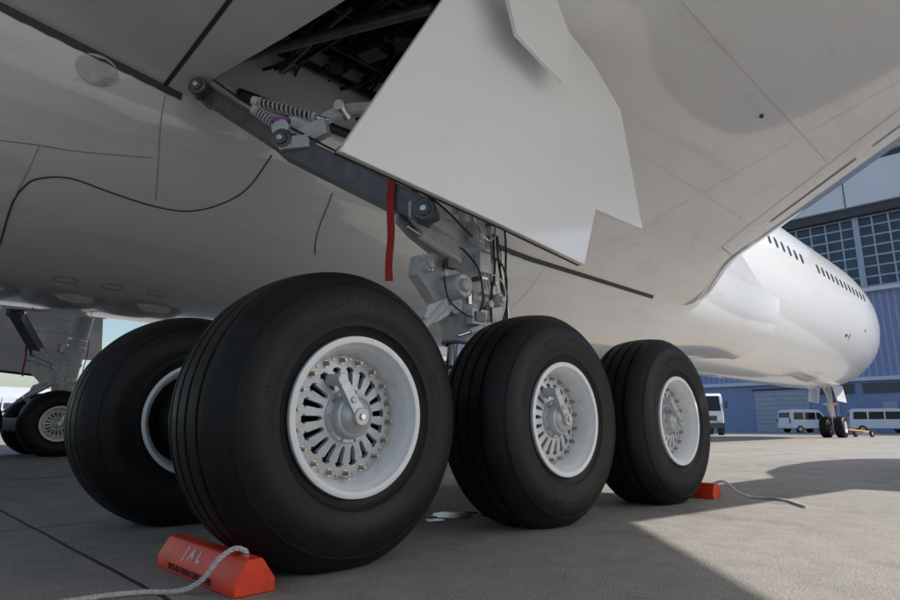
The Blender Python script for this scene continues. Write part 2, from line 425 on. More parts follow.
def rim_mesh():
    m=MB(); Y=(0,-1,0)
    m.lathe([(.316,.19),(.320,.212),(.330,.224),(.335,.236),(.332,.248),(.318,.252),(.306,.248),(.302,.240),(.299,.232),(.290,.215),(.284,.205),(.281,.18),(.266,.150),(.266,.115),(.266,.09)],(0,0,0),Y,'rim',96)
    m.lathe([(.316,-.19),(.330,-.224),(.334,-.236),(.318,-.25),(.300,-.232),(.284,-.205),(.27,-.15),(.262,-.05)],(0,0,0),Y,'rim',72)
    m.lathe([(.265,.080),(.24,.05),(.1,.04),(.02,.04)],(0,0,0),Y,'brake',48)
    m.lathe([(.27,-.06),(.22,-.10),(.20,-.24),(.10,-.27),(.02,-.27)],(0,0,0),Y,'brake',48)
    ns=18; per=10; n=ns*per
    rad=[.098,.118,.126,.133,.139,.196,.205,.212,.228,.2655]
    def yy(r): return .160-.26*abs(r-.10)
    vs=[];fs=[]
    for lay in (0,-.026):
        for r in rad:
            for i in range(n):
                a=2*math.pi*i/n; h=yy(r)+lay
                vs.append((r*math.cos(a),-h,r*math.sin(a)))
    nr=len(rad)
    H={2:(4,5),3:(3,6),4:(3,6),5:(2,7),6:(3,6)}
    def hs(j,i):
        return j in H and H[j][0]<=i%per<=H[j][1]
    o=nr*n
    for j in range(nr-1):
        for i in range(n):
            if hs(j,i): continue
            k=(i+1)%n
            fs.append([j*n+i,(j+1)*n+i,(j+1)*n+k,j*n+k])
            if hs(j,(i+1)%n): fs.append([j*n+k,(j+1)*n+k,(j+1)*n+k+o,j*n+k+o])
            if hs(j,(i-1)%n): fs.append([j*n+i,(j+1)*n+i,(j+1)*n+i+o,j*n+i+o])
            if hs(j+1,i): fs.append([(j+1)*n+i,(j+1)*n+k,(j+1)*n+k+o,(j+1)*n+i+o])
            if hs(j-1,i): fs.append([j*n+i,j*n+k,j*n+k+o,j*n+i+o])
    m.add(vs,fs,'web')
    for i in range(ns):
        a=2*math.pi*(i)/ns; c=Vector((.240*math.cos(a),0,.240*math.sin(a)))
        m.cyl(c+Vector((0,-.105,0)),c+Vector((0,-.128,0)),.0165,'steel',n=14,b=.002)
        m.cyl(c+Vector((0,-.128,0)),c+Vector((0,-.147,0)),.0125,'bolt',n=6,b=.002)
        m.cyl(c+Vector((0,-.147,0)),c+Vector((0,-.158,0)),.007,'bolt',n=8,b=.001)
        a=2*math.pi*(i+.5)/ns; c=Vector((.248*math.cos(a),0,.248*math.sin(a)))
        m.cyl(c+Vector((0,-.11,0)),c+Vector((0,-.126,0)),.007,'bolt',n=8,b=.001)
    # inflation valve
    m.cyl((.02,-.12,-.252),(.02,-.19,-.256),.006,'steel',n=10)
    return m
def hub_mesh():
    m=MB(); Y=(0,-1,0)
    m.lathe([(.116,.13),(.116,.164),(.110,.170),(.100,.170),(.095,.174),(.092,.205),(.088,.213),(.080,.216),(.076,.212),(.072,.217),(.055,.230),(.03,.238),(.0005,.240)],(0,0,0),Y,'hub',48)
    for i in range(10):
        a=2*math.pi*i/10; c=Vector((.106*math.cos(a),0,.106*math.sin(a)))
        m.cyl(c+Vector((0,-.165,0)),c+Vector((0,-.178,0)),.006,'bolt',n=6,b=.001)
    d=Vector((-.50,0,.86)); s=Vector((.86,0,.5))
    def pt(a,b,h): return d*a+s*b+Vector((0,-h,0))
    m.beam(pt(-.02,0,.238),pt(.175,0,.222),.054,.036,'hub',up=(0,-1,0),w2=.040,h2=.030)
    m.cyl(pt(.172,0,.240),pt(.172,0,.140),.027,'hub',n=20)
    m.cyl(pt(.075,0,.254),pt(.075,0,.23),.014,'hub',n=16)
    m.cyl(pt(-.005,0,.258),pt(-.005,0,.22),.038,'hub',n=24)
    m.cyl(pt(-.005,0,.266),pt(-.005,0,.258),.015,'steel',n=6)
    return m
stash=empty('main_landing_gear',(0,1.07,0),plane)
T=tyre_mesh().build('tyre',None,sharp=33); RM=rim_mesh().build('wheel_rim',None,sharp=38); HB=hub_mesh().build('hub_cap',None,sharp=38)
T_,RM_,HB_=T.data,RM.data,HB.data
for o in (T,RM,HB): bpy.data.objects.remove(o)
def wheel(parent,loc,flip,ang,sc=1.,hr=0.):
    e=empty('wheel',loc,parent); e.rotation_euler=(0,0,math.pi if flip else 0); e.scale=(sc,sc,sc)
    for nme,me,a in (('tyre',T_,0),('wheel_rim',RM_,ang),('hub_cap',HB_,hr)):
        c=bpy.data.objects.new(nme,me); col.objects.link(c); c.parent=e; c.rotation_euler=(0,a,0)
def main_gear(G):
    k=0
    for x in (-1.5,0,1.5):
        for y,fl_ in ((-.80,False),(.80,True)):
            wheel(G,(x,y,.612),fl_,.07*k+.1,1.,[0,.15,.08,.1,-.05,.0][k]); k+=1
    m=MB()
    m.cyl((-1.55,0,.60),(1.55,0,.60),.125,'strut',n=28)
    for x in (-1.5,0,1.5):
        m.cyl((x,-.78,.612),(x,.78,.612),.075,'strut')
        m.cyl((x,-.22,.612),(x,.22,.612),.16,'strut',n=28,b=.02)
        for s in (-1,1):
            m.cyl((x,s*.44,.612),(x,s*.70,.612),.215,'brake',n=32,b=.01)
            m.cyl((x,s*.40,.612),(x,s*.45,.612),.235,'dkmetal',n=32,b=.01)
            for q in range(7):
                a=2*math.pi*q/7; m.cyl((x+.18*math.cos(a),s*.34,.612+.18*math.sin(a)),(x+.18*math.cos(a),s*.42,.612+.18*math.sin(a)),.03,'strut',n=12)
            m.tube([(x,s*.1,.8),(x+.1,s*.25,.95),(x+.12,s*.36,.85)],.011,'hose')
        m.beam((x-.0,-.35,.42),(x+.75 if x<1 else x-.75,-.3,.42),.04,.06,'strut')
    m.build('bogie_beam',G)
    m=MB()
    A=Vector((.12,0,.6)); B=Vector((.17,0,1.15)); C=Vector((.27,0,1.72)); Dp=Vector((.55,0,3.7))
    m.cyl(A,B+(C-B)*.4,.105,'steel',n=32)
    dC=(C-B).normalized(); dD=(Dp-C).normalized()
    m.lathe([(.11,.0),(.145,.01),(.150,.05),(.16,.10),(.175,.14),(.178,.30),(.20,.33),(.20,.37),(.185,.39),(.185,.60)],B,dC,'strut',44)
    m.lathe([(.188,-.05),(.188,.08),(.205,.10),(.205,.15),(.188,.17),(.188,.55),(.200,.57),(.200,.61),(.188,.63),(.188,2.0)],C,dD,'strut',44)
    for t in range(12):
        a=2*math.pi*t/12; x,y,d=frame(dC); p=B+dC*.35+x*.203*math.cos(a)+y*.203*math.sin(a); m.cyl(p-dC*.035,p+dC*.035,.010,'steel',n=8)
    m.cyl((.02,0,.5),(.02,0,.72),.17,'strut')
    for s in (-1,1):
        m.beam((.12,s*.16,.58),(.18,s*.12,1.05),.06,.24,'strut',w2=.06,h2=.16,up=(0,1,0))
    m.cyl((.12,-.22,.60),(.12,.22,.60),.09,'strut')
    for s in (-1,1):
        m.beam((.0,s*.12,1.42),(-.42,s*.03,1.12),.04,.12,'strut',h2=.07,up=(1,0,.6))
        m.beam((-.05,s*.12,.78),(-.42,s*.03,1.12),.04,.12,'strut',h2=.07,up=(1,0,-.6))
    m.cyl((-.42,-.09,1.12),(-.42,.09,1.12),.04,'strut')
    def boss(c,r,L,ax=(0,-1,0),mat='strut'):
        c=Vector(c);ax=Vector(ax).normalized()
        m.lathe([(r,0),(r,L*.78),(r*.95,L*.86),(r*.86,L*.9),(r*.82,L*.86),(r*.55,L*.86),(r*.5,L*1.02),(r*.34,L*1.06),(.0005,L*1.06)],c,ax,mat,32)
        for q in range(6):
            a=2*math.pi*q/6; x,y,d=frame(ax); p=c+x*r*.69*math.cos(a)+y*r*.69*math.sin(a)+ax*L*.86; m.cyl(p,p+ax*.008,.007,'steel',n=6,b=.001)
    boss((-.06,-.08,1.54),.092,.22); boss((.16,-.16,1.96),.055,.09); boss((-.30,-.05,1.66),.05,.14); boss((.36,-.12,1.50),.05,.15)
    m.prism([(-.34,-.11,1.74),(-.22,-.11,1.78),(.10,-.11,1.66),(.14,-.11,1.44),(.02,-.11,1.36),(-.20,-.11,1.44),(-.36,-.11,1.60)],(0,.10,0),'strut')
    m.prism([(-.42,-.10,2.12),(-.16,-.10,2.14),(.22,-.10,1.96),(.22,-.10,1.80),(.0,-.10,1.80),(-.30,-.10,1.92),(-.42,-.10,2.0)],(0,.035,0),'strut')
    m.prism([(-.42,.04,2.12),(-.16,.04,2.14),(.22,.04,1.96),(.22,.04,1.80),(.0,.04,1.80),(-.30,.04,1.92),(-.42,.04,2.0)],(0,.035,0),'strut')
    m.box((-.05,-.03,1.98),(.12,.14,.06),'strut'); m.cyl((-.16,-.13,1.98),(-.16,.10,1.98),.03,'steel')
    m.prism([(-.30,-.16,1.38),(-.12,-.16,1.46),(-.10,-.16,1.34),(-.24,-.16,1.26),(-.34,-.16,1.29)],(0,.12,0),'strut')
    m.box((.12,-.215,1.34),(.15,.06,.11),'strut'); m.box((.12,-.25,1.34),(.10,.02,.07),'dkmetal')
    m.box((.20,-.215,1.76),(.12,.05,.15),'strut'); m.box((.33,-.20,2.10),(.10,.06,.18),'strut')
    m.cyl((-.38,-.16,1.86),(-.02,-.18,1.74),.030,'strut'); m.cyl((-.50,-.15,1.90),(-.38,-.16,1.86),.016,'steel')
    m.cyl((.02,-.24,1.22),(.24,-.24,1.30),.022,'strut'); m.cyl((-.1,-.24,1.18),(.02,-.24,1.22),.012,'steel')
    for z,r in ((1.83,.014),(2.2,.012),(2.35,.012)):
        p=C+dD*(z-1.72); m.lathe([(.19,-.012),(.196,-.012),(.196,.012),(.19,.012)],p,dD,'steel',40)
    m.cyl((-.15,-.16,1.40),(-.52,-.12,1.05),.035,'strut'); m.cyl((-.52,-.12,1.05),(-.8,-.10,.78),.02,'steel')
    m.cyl((.42,-.05,1.42),(.75,-.08,1.00),.04,'strut'); m.cyl((.75,-.08,1.00),(1.0,-.08,.75),.022,'steel')
    m.cyl((.50,-.02,2.9),(.46,-.06,1.9),.045,'strut'); m.cyl((.46,-.06,1.9),(.44,-.06,1.55),.024,'steel')
    m.box((-.12,-.19,1.70),(.10,.06,.07),'dkmetal'); m.box((.02,-.235,1.50),(.03,.03,.16),'steel')
    m.cyl((-.22,-.17,1.60),(-.22,-.26,1.60),.022,'strut',n=12); m.cyl((.10,-.2,1.62),(.10,-.27,1.62),.020,'dkmetal',n=12)
    m.cyl((.24,-.2,1.45),(.24,-.26,1.45),.028,'strut',n=14); m.cyl((.30,-.2,1.62),(.30,-.26,1.62),.018,'steel',n=8)
    m.box((-.14,-.17,2.06),(.22,.03,.05),'strut'); m.box((.06,-.15,2.16),(.05,.08,.20),'strut')
    m.build('shock_strut',G,bevel=.006)
    m=MB(); rr=random.Random(8)
    def hp(pts,r=.008,mat='hose'): m.tube(pts,r,mat)
    hp([(.42,-.2,2.7),(.36,-.215,2.3),(.31,-.225,1.95),(.30,-.24,1.72),(.24,-.25,1.5),(.26,-.23,1.3),(.2,-.2,1.0),(.1,-.2,.75)],.009)
    hp([(.46,-.19,2.7),(.40,-.205,2.3),(.36,-.215,1.95),(.40,-.22,1.66),(.44,-.22,1.46),(.38,-.2,1.25),(.3,-.2,.95)],.009)
    hp([(.50,-.17,2.7),(.44,-.19,2.3),(.40,-.20,1.95),(.45,-.2,1.66),(.50,-.2,1.42),(.46,-.2,1.2)],.006,'steel')
    hp([(.02,-.15,1.86),(-.02,-.24,1.80),(.06,-.28,1.70),(.11,-.28,1.58),(.13,-.27,1.46),(.12,-.25,1.38)],.007)
    hp([(-.12,-.13,1.72),(-.20,-.2,1.68),(-.22,-.23,1.56),(-.17,-.23,1.42),(-.04,-.25,1.34),(.06,-.24,1.33)],.006)
    hp([(.24,-.22,1.82),(.34,-.25,1.80),(.42,-.25,1.70),(.46,-.22,1.56),(.48,-.2,1.40),(.44,-.2,1.22)],.008)
    hp([(.22,-.22,1.70),(.33,-.26,1.66),(.40,-.26,1.58),(.42,-.23,1.46),(.38,-.22,1.34)],.006,'steel')
    hp([(.16,-.2,2.4),(.10,-.22,2.2),(.10,-.24,2.05),(.20,-.25,1.94),(.30,-.24,1.98),(.33,-.23,2.08)],.007,'steel')
    hp([(.56,-.05,2.6),(.60,-.1,2.1),(.56,-.13,1.75),(.58,-.12,1.5),(.52,-.1,1.3)],.009)
    for k in range(4):
        x=.22+k*.055; hp([(x,-.205,2.0),(x+.01,-.225,1.85),(x-.02,-.235,1.68),(x+.02,-.225,1.5)],.0045,['steel','hose','strut','hose'][k])
    for k in range(9):
        m.box((rr.uniform(.18,.40),-.22,1.42+.11*k),(.06,.045,.018),rr.choice(['steel','dkmetal','strut']))
    hp([(.1,0,1.0),(-.4,-.18,.9),(-.9,-.18,.82),(-1.4,-.2,.80)],.012); hp([(.1,0,1.0),(.5,-.18,.9),(1.0,-.18,.82),(1.4,-.2,.80)],.012)
    m.build('hydraulic_hoses',G)
    m=MB()
    U=Vector((-1.25,1.62,3.33)); J=Vector((-.90,.80,2.68)); L=Vector((-.28,-.12,2.04))
    m.beam(U,J,.07,.14,'dkmetal')
    x=(J-U).normalized(); up=Vector((0,0,1)); sd_=up.cross(x).normalized(); upv=x.cross(sd_)
    for s in (-1,1): m.beam(U+upv*.07*s,J+upv*.07*s,.12,.02,'dkmetal')
    for s in (-.075,.075):
        q=Vector((.6,.45,0)).normalized()*s
        m.beam(J+q,L+q,.028,.17,'dkmetal')
    m.beam(J+(L-J)*.12,J+(L-J)*.95,.12,.03,'dkmetal')
    for k in range(6):
        p=J+(L-J)*(.12+.14*k); m.box(p,(.14,.14,.02),'dkmetal',.9)
    xx=(L-J).normalized(); sd2=up.cross(xx).normalized(); up2=xx.cross(sd2)
    for s in (-1,1): m.beam(J+up2*.085*s,L+up2*.085*s,.19,.014,'dkmetal')
    m.tube([U+Vector((.02,-.1,.09)),U.lerp(J,.5)+Vector((0,-.06,.10)),J+Vector((-.05,-.08,.12)),J.lerp(L,.4)+Vector((-.06,-.07,.11)),L+Vector((-.05,-.05,.12)),(.1,-.2,1.95)],.009,'hose')
    ax=Vector((.75,.55,0)).normalized()
    for P_,r in ((U,.08),(J,.085),(L,.085)):
        m.cyl(P_-ax*.14,P_+ax*.14,r,'dkmetal',n=28,b=.01); m.cyl(P_-ax*.155,P_+ax*.155,r*.6,'dkmetal',n=20); m.cyl(P_-ax*.165,P_+ax*.165,r*.32,'steel',n=6)
    m.beam(L,(.25,0,1.98),.12,.16,'strut')
    K=Vector((-.62,.50,2.98)); m.beam(J+Vector((0,0,.06)),K,.05,.08,'strut'); m.beam(K,(.3,.1,3.3),.05,.07,'strut')
    m.cyl(K-ax*.09,K+ax*.09,.045,'steel')
    m.cyl(J+Vector((-.02,0,.09))-ax*.12,J+Vector((-.02,0,.09))+ax*.12,.07,'strut')
    m.beam(J+Vector((.02,-.1,.02)),J+Vector((.14,-.32,.10)),.07,.14,'strut'); m.beam(J+Vector((-.1,-.05,-.04)),J+Vector((.06,-.22,-.02)),.06,.10,'strut')
    m.prism([J+Vector((-.10,.05,.06)),J+Vector((.12,-.12,.06)),J+Vector((.14,-.20,.20)),J+Vector((-.02,-.02,.24))],ax*.04,'strut')
    for a,b in (((-1.05,1.02,3.08),(-.80,.62,2.90)),((-1.08,.98,2.97),(-.93,.72,2.73))):
        a=Vector(a);b=Vector(b)
        m.helix(a,b,.038,.0085,12,'strut'); m.cyl(a,b,.018,'dkmetal',n=10); m.cyl(a-(b-a)*.12,a,.042,'strut',n=14); m.cyl(b,b+(b-a)*.06,.042,'strut',n=14); m.cyl(b,b+(b-a)*.3,.02,'steel',n=12)
    m.box(J+Vector((-.10,-.05,.16)),(.05,.14,.035),'tagp',.8)
    m.build('side_stay',G,bevel=.005)
    m=MB(); K=14; vs=[]
    for i in range(K+1):
        z=2.46-.92*i/K; x=-.52+.008*math.sin(i*.9)
        vs+= [(x-.018,.018+.006*math.sin(i),z),(x+.018,-.018,z),(x+.022,-.012,z),(x-.014,.024,z)]
    m.add(vs,[[4*i+a,4*i+(a+1)%4,4*i+4+(a+1)%4,4*i+4+a] for i in range(K) for a in range(4)],'red')
    m.cyl((-.52,0,2.46),(-.48,0,2.50),.012,'steel')
    m.build('red_streamer',G,smooth=False)
    m=MB()
    O=[(-1.67,0,1.74),(-.7,-.012,1.665),(.23,0,1.59),(.456,.03,2.04),(1.12,.03,2.05),(1.03,.10,3.04),(.80,.18,3.38),(.46,.26,3.65),(-.56,.25,3.62),(-.93,.12,2.98)]
    O=[(a,b-1.07,c) for a,b,c in O]
    m.prism(O,(0,.035,0),'door')
    m.prism([(a*1.0,b+.036,c) for a,b,c in O[:3]]+[(O[2][0]-.01,O[2][1]+.036,O[2][2]+.05),(O[0][0]+.03,O[0][1]+.036,O[0][2]+.05)],(0,.02,0),'seal')
    m.beam((-.6,-.95,2.6),(.35,-.15,2.5),.05,.05,'strut'); m.beam((.3,-.95,2.9),(.4,-.15,2.7),.05,.05,'strut')
    m.build('gear_leg_door',G,bevel=.006)
    m=MB()
    O=[(-.50,-.05,2.87),(-.02,-.05,2.75),(.10,-.03,2.95),(.17,.02,3.27),(.10,.06,3.5),(-.55,.06,3.5)]
    m.prism([(a,b-1.09,c) for a,b,c in O],(0,.03,0),'door'); m.build('hinged_door_small',G,bevel=.005)
main_gear(stash)
G2=empty('main_landing_gear_left',(-.1,12.5,0),plane); G2.scale=(1,-1,1)
def dup(o,par):
    c=o.copy(); col.objects.link(c); c.parent=par
    for ch in o.children: dup(ch,c)
for ch in list(stash.children): dup(ch,G2)

# nose gear
NG=empty('nose_landing_gear',(32.1,CL,0),plane)
for y,f in ((-.33,False),(.33,True)): wheel(NG,(0,y,.51),f,.2,.83)
m=MB(); m.cyl((0,-.3,.51),(0,.3,.51),.07,'strut'); m.cyl((0,0,.5),(-.05,0,1.4),.08,'steel'); m.cyl((-.04,0,1.2),(-.12,0,2.9),.13,'strut')
m.beam((.1,0,.6),(.4,0,1.0),.12,.05,'strut'); m.beam((.4,0,1.0),(.05,0,1.4),.12,.05,'strut'); m.beam((-.1,0,1.8),(-1.2,0,2.7),.1,.1,'strut')
m.cyl((-.1,-.3,1.65),(-.1,.3,1.65),.06,'strut'); m.box((.12,0,1.75),(.12,.3,.2),'dkmetal')
for s in (-1,1):
    m.prism([(-1.3,s*.62,1.75),(.4,s*.62,1.70),(.5,s*.5,2.55),(-1.4,s*.5,2.5)],(0,.03,0),'white')
    m.tube([(.1,s*.1,2.2),(.2,s*.16,1.7),(.1,s*.16,1.2),(.05,s*.12,.7)],.02,'hose')
m.box((.05,-.17,1.6),(.02,.05,.6),'red')
m.build('nose_gear_leg',NG,bevel=.01)

# ---------------------------------------------------------------- chocks
def chock(name,loc,text=True):
    e=empty(name,loc)
    m=MB(); prof=[(-.078,0),(-.078,.045),(-.034,.118),(.026,.118),(.078,.045),(.078,0)]
    m.prism([(a,-.35,b) for a,b in prof],(0,.70,0),'orange'); m.build('chock_body',e,bevel=.006)
    if text:
        def tx(s,size,mat,nm,sp=1.,off=.0008):
            cu=bpy.data.curves.new(nm,'FONT'); cu.body=s; cu.size=size; cu.align_x='CENTER'; cu.align_y='CENTER'; cu.extrude=.0006; cu.space_character=sp; cu.offset=off
            o=bpy.data.objects.new(nm,cu); col.objects.link(o); o.parent=e; cu.materials.append(M[mat])
            return o
        up=Vector((.044,0,.073)).normalized(); xx=Vector((0,-1,0)); nn=xx.cross(up)
        mt=Matrix((xx,up,nn)).transposed().to_4x4()
        o=tx('J A L',.062,'textw','stencil_mark',1.2,.0014); mt.translation=Vector((-.056,0.04,.0815))+nn*.0015; o.matrix_local=mt
        xx=Vector((0,-1,0)); up=Vector((0,0,1)); nn=xx.cross(up); mt=Matrix((xx,up,nn)).transposed().to_4x4()
        o=tx('0125-06 / NARA UNIT WHSE',.032,'textk','stencil_small',1.0,.0010); mt.translation=Vector((-.078,0.02,.022))+nn*.0015; o.matrix_local=mt
    return e
c1=chock('wheel_chock',(-1.94,.355,0))
def rope(P,r):
    m=MB(); Q=crom(P,14)
    for s in range(3):
        pts=[]; L=0
        for i,p in enumerate(Q):
            d=(Q[min(i+1,len(Q)-1)]-Q[max(i-1,0)]).normalized()
            if i: L+=(Q[i]-Q[i-1]).length
            x,y,_=frame(d); a=L*2*math.pi/.05+s*2*math.pi/3
            pts.append(p+x*r*.5*math.cos(a)+y*r*.5*math.sin(a))
        m.tube(pts,r*.62,'rope',6,1)
    return m
m=rope([(-.0,-.27,.110),(-.0,-.27,.130),(-.04,-.265,.145),(-.09,-.25,.115),(-.13,-.22,.05),(-.18,-.16,.012),(-.28,-.08,.011),(-.42,-.035,.011),(-.60,-.03,.011),(-.85,-.12,.011),(-1.1,-.3,.011)],.0088)
m.cyl((0,-.27,.115),(0,-.27,.125),.018,'bolt',n=12); m.build('chock_rope',c1)
c2=chock('wheel_chock',(2.03,.36,0),False)
m=rope([(.0,-.33,.118),(.04,-.40,.13),(.12,-.47,.05),(.20,-.55,.013),(.24,-.67,.012),(.14,-.82,.012),(.0,-.92,.012),(-.14,-1.02,.012)],.0105)
m.build('chock_rope',c2)

# ---------------------------------------------------------------- ground
gm=bpy.data.materials.new('concrete_apron'); gm.use_nodes=True; nt=gm.node_tree; b=nt.nodes['Principled BSDF']
def N_(t,**k):
    n=nt.nodes.new(t)
    for a,v in k.items(): setattr(n,a,v)
    return n
def lk(a,b_): nt.links.new(a,b_)
tc=N_('ShaderNodeTexCoord'); sep=N_('ShaderNodeSeparateXYZ'); lk(tc.outputs['Object'],sep.inputs[0])
def noise(sc,det=5,ro=.6):
    n=N_('ShaderNodeTexNoise'); n.inputs['Scale'].default_value=sc; n.inputs['Detail'].default_value=det; n.inputs['Roughness'].default_value=ro; lk(tc.outputs['Object'],n.inputs['Vector']); return n.outputs[0]
def math_(op,a,b_=None):
    n=N_('ShaderNodeMath',operation=op)
    for i,v in enumerate((a,b_)):
        if v is None: continue
        if isinstance(v,(int,float)): n.inputs[i].default_value=v
        else: lk(v,n.inputs[i])
    return n.outputs[0]
def ramp(v,a,b_,c0,c1):
    n=N_('ShaderNodeValToRGB'); e=n.color_ramp.elements; e[0].position=a; e[1].position=b_; e[0].color=(*c0,1); e[1].color=(*c1,1); lk(v,n.inputs[0]); return n.outputs[0]
def mix(f,a,b_,bt='MIX'):
    n=N_('ShaderNodeMix',data_type='RGBA',blend_type=bt)
    if isinstance(f,(int,float)): n.inputs[0].default_value=f
    else: lk(f,n.inputs[0])
    for i,v in ((6,a),(7,b_)):
        if isinstance(v,tuple): n.inputs[i].default_value=(*v,1)
        else: lk(v,n.inputs[i])
    return n.outputs[2]
c=ramp(noise(.35,6,.65),.3,.7,(.300,.280,.256),(.372,.350,.320))
c=mix(.6,c,ramp(noise(6,5,.7),.3,.7,(.75,.75,.75),(1.15,1.15,1.15)),'MULTIPLY')
c=mix(.85,c,ramp(noise(110,3,.8),.38,.62,(.50,.50,.50),(1.35,1.35,1.35)),'MULTIPLY')
c=mix(.85,c,ramp(noise(1.3,6,.7),.53,.70,(1,1,1),(.62,.60,.58)),'MULTIPLY')
def joint(o,off,per=7.5,hw=.010):
    a=math_('ADD',o,off+per*100); a=math_('MODULO',a,per); a=math_('SUBTRACT',a,per/2); a=math_('ABSOLUTE',a); return math_('LESS_THAN',a,hw)
wob=math_('MULTIPLY',noise(3,3),.02)
j1=joint(math_('ADD',sep.outputs[0],wob),2.17+3.75-.01); j2=joint(math_('ADD',sep.outputs[1],wob),1.55)
jj=math_('MAXIMUM',j1,j2)
c=mix(jj,c,(.035,.033,.03))
lk(c,b.inputs['Base Color'])
rr_=N_('ShaderNodeMapRange'); lk(noise(2.2,4),rr_.inputs[0]); rr_.inputs[1].default_value=.3; rr_.inputs[2].default_value=.7; rr_.inputs[3].default_value=.55; rr_.inputs[4].default_value=.9; lk(rr_.outputs[0],b.inputs['Roughness'])
bp=N_('ShaderNodeBump'); bp.inputs['Strength'].default_value=.5; bp.inputs['Distance'].default_value=.006
h=math_('SUBTRACT',math_('ADD',noise(90,4,.8),noise(14,4)),math_('MULTIPLY',jj,2.)); lk(h,bp.inputs['Height']); lk(bp.outputs[0],b.inputs['Normal'])
m=MB(); m.add([(-900,-900,0),(1200,-900,0),(1200,1200,0),(-900,1200,0)],[[0,1,2,3]],gm); m.build('ground',smooth=False)
m=MB(); m.add([(-60,CL-.08,.004),(60,CL-.08,.004),(60,CL+.08,.004),(-60,CL+.08,.004)],[[0,1,2,3]],'yellow'); m.build('painted_line',smooth=False)
M['water']=pm('wet_patch',(.06,.055,.05),.12,var=.3,scale=20,bump=.25,bscale=40,rvar=.06)
m=MB(); rr=random.Random(3); K=44
for cx,cy,rx,ry in ((-.12,.86,.17,.13),(-.36,.78,.06,.05),(.02,.68,.05,.035)):
    ph=[rr.uniform(0,6) for _ in range(4)]
    m.add([(cx+rx*(1+.2*math.sin(3*t+ph[0])+.12*math.sin(7*t+ph[1]))*math.cos(t),cy+ry*(1+.2*math.sin(4*t+ph[2])+.14*math.sin(9*t+ph[3]))*math.sin(t),.004) for t in [2*math.pi*i/K for i in range(K)]],[list(range(K))],'water')
m.build('puddle',smooth=False)

# ---------------------------------------------------------------- hangar
def hm(name,c,**k): M[name]=pm(name,c,**k)
hm('hwall',(.25,.30,.50),rough=.6,var=.06,scale=.2); hm('hwall2',(.32,.37,.56),rough=.6,var=.05,scale=.2)
hm('hfas',(.66,.69,.74),rough=.6,var=.04,scale=.3); hm('hdark',(.06,.065,.085),rough=.7); hm('hdoor',(.40,.43,.50),rough=.6)
hm('hglass',(.03,.05,.075),rough=.15,var=.4,scale=.35); hm('hframe',(.36,.42,.52),rough=.5)
H=empty('hangar',(64,0,0)); W0,W1=-45.,46.
m=MB(); m.box((15,(W0+W1)/2,15.5),(30,W1-W0,31),'hwall')
w=W0+.2
while w<W1:
    m.box((-.03,w,9.0),(.06,.22,8.1),'hwall2'); w+=.55
m.build('walls',H,smooth=False)
m=MB()
m.box((-.2,(W0+W1)/2,4.85),(.4,W1-W0,.35),'hfas'); m.box((-.35,(W0+W1)/2,13.1),(.7,W1-W0,.35),'hfas'); m.box((-.5,(W0+W1)/2,20.7),(1.0,W1-W0,.8),'hdark')
m.box((-.7,(W0+W1)/2,23.2),(1.4,W1-W0,4.1),'hfas'); m.box((-.6,(W0+W1)/2,25.6),(1.2,W1-W0,.5),'hdark'); m.box((-.9,(W0+W1)/2,28.3),(1.8,W1-W0,4.8),'hfas')
for w in range(-44,46,6): m.box((-1.42,w,23.2),(.05,.08,4.1),'hdark')
m.build('fascia',H,smooth=False)
m=MB(); m.box((-.05,(W0+W1)/2,16.8),(.1,W1-W0,7.0),'hglass'); m.build('windows',H,smooth=False)
m=MB()
for k in range(8): m.box((-.12,(W0+W1)/2,13.4+k*.99),(.06,W1-W0,.14 if k not in (0,7) else .3),'hframe')
w=W0; k=0
while w<W1:
    m.box((-.13 if k%6 else -.25,w,16.8),(.08 if k%6 else .3,.14 if k%6 else .5,7.2),'hframe'); w+=1.3; k+=1
m.build('window_frames',H,smooth=False)
m=MB()
for w in (18.,33,-8):
    m.box((-.06,w,2.05),(.12,5.0,4.1),'hdoor')
    for k in range(9): m.box((-.13,w,.3+k*.46),(.03,4.9,.04),'hwall')
    m.box((-.08,w,4.2),(.16,5.3,.2),'hdark')
for w0 in (-30,-20,-2,2.5,7,11.5):
    m.box((-.06,w0+2,4.0),(.12,3.8,.9),'hglass'); m.box((-.06,w0+2,1.6),(.12,1.1,2.2),'hdoor')
m.build('doors_and_low_windows',H,smooth=False)
# distant terminal across the apron
hm('twall',(.45,.48,.53),rough=.7,var=.05,scale=.1)
TM=empty('terminal_building',(60,260,0)); m=MB(); m.box((0,0,5),(260,24,10),'twall'); m.box((-30,4,12),(90,14,4),'twall')
for z in (3.2,7.2): m.box((0,-12.05,z),(256,.1,1.9),'hglass')
for k in range(64): m.box((-126+k*4,-12.15,5),(.5,.3,9.6),'twall')
m.build('terminal_body',TM,smooth=False)

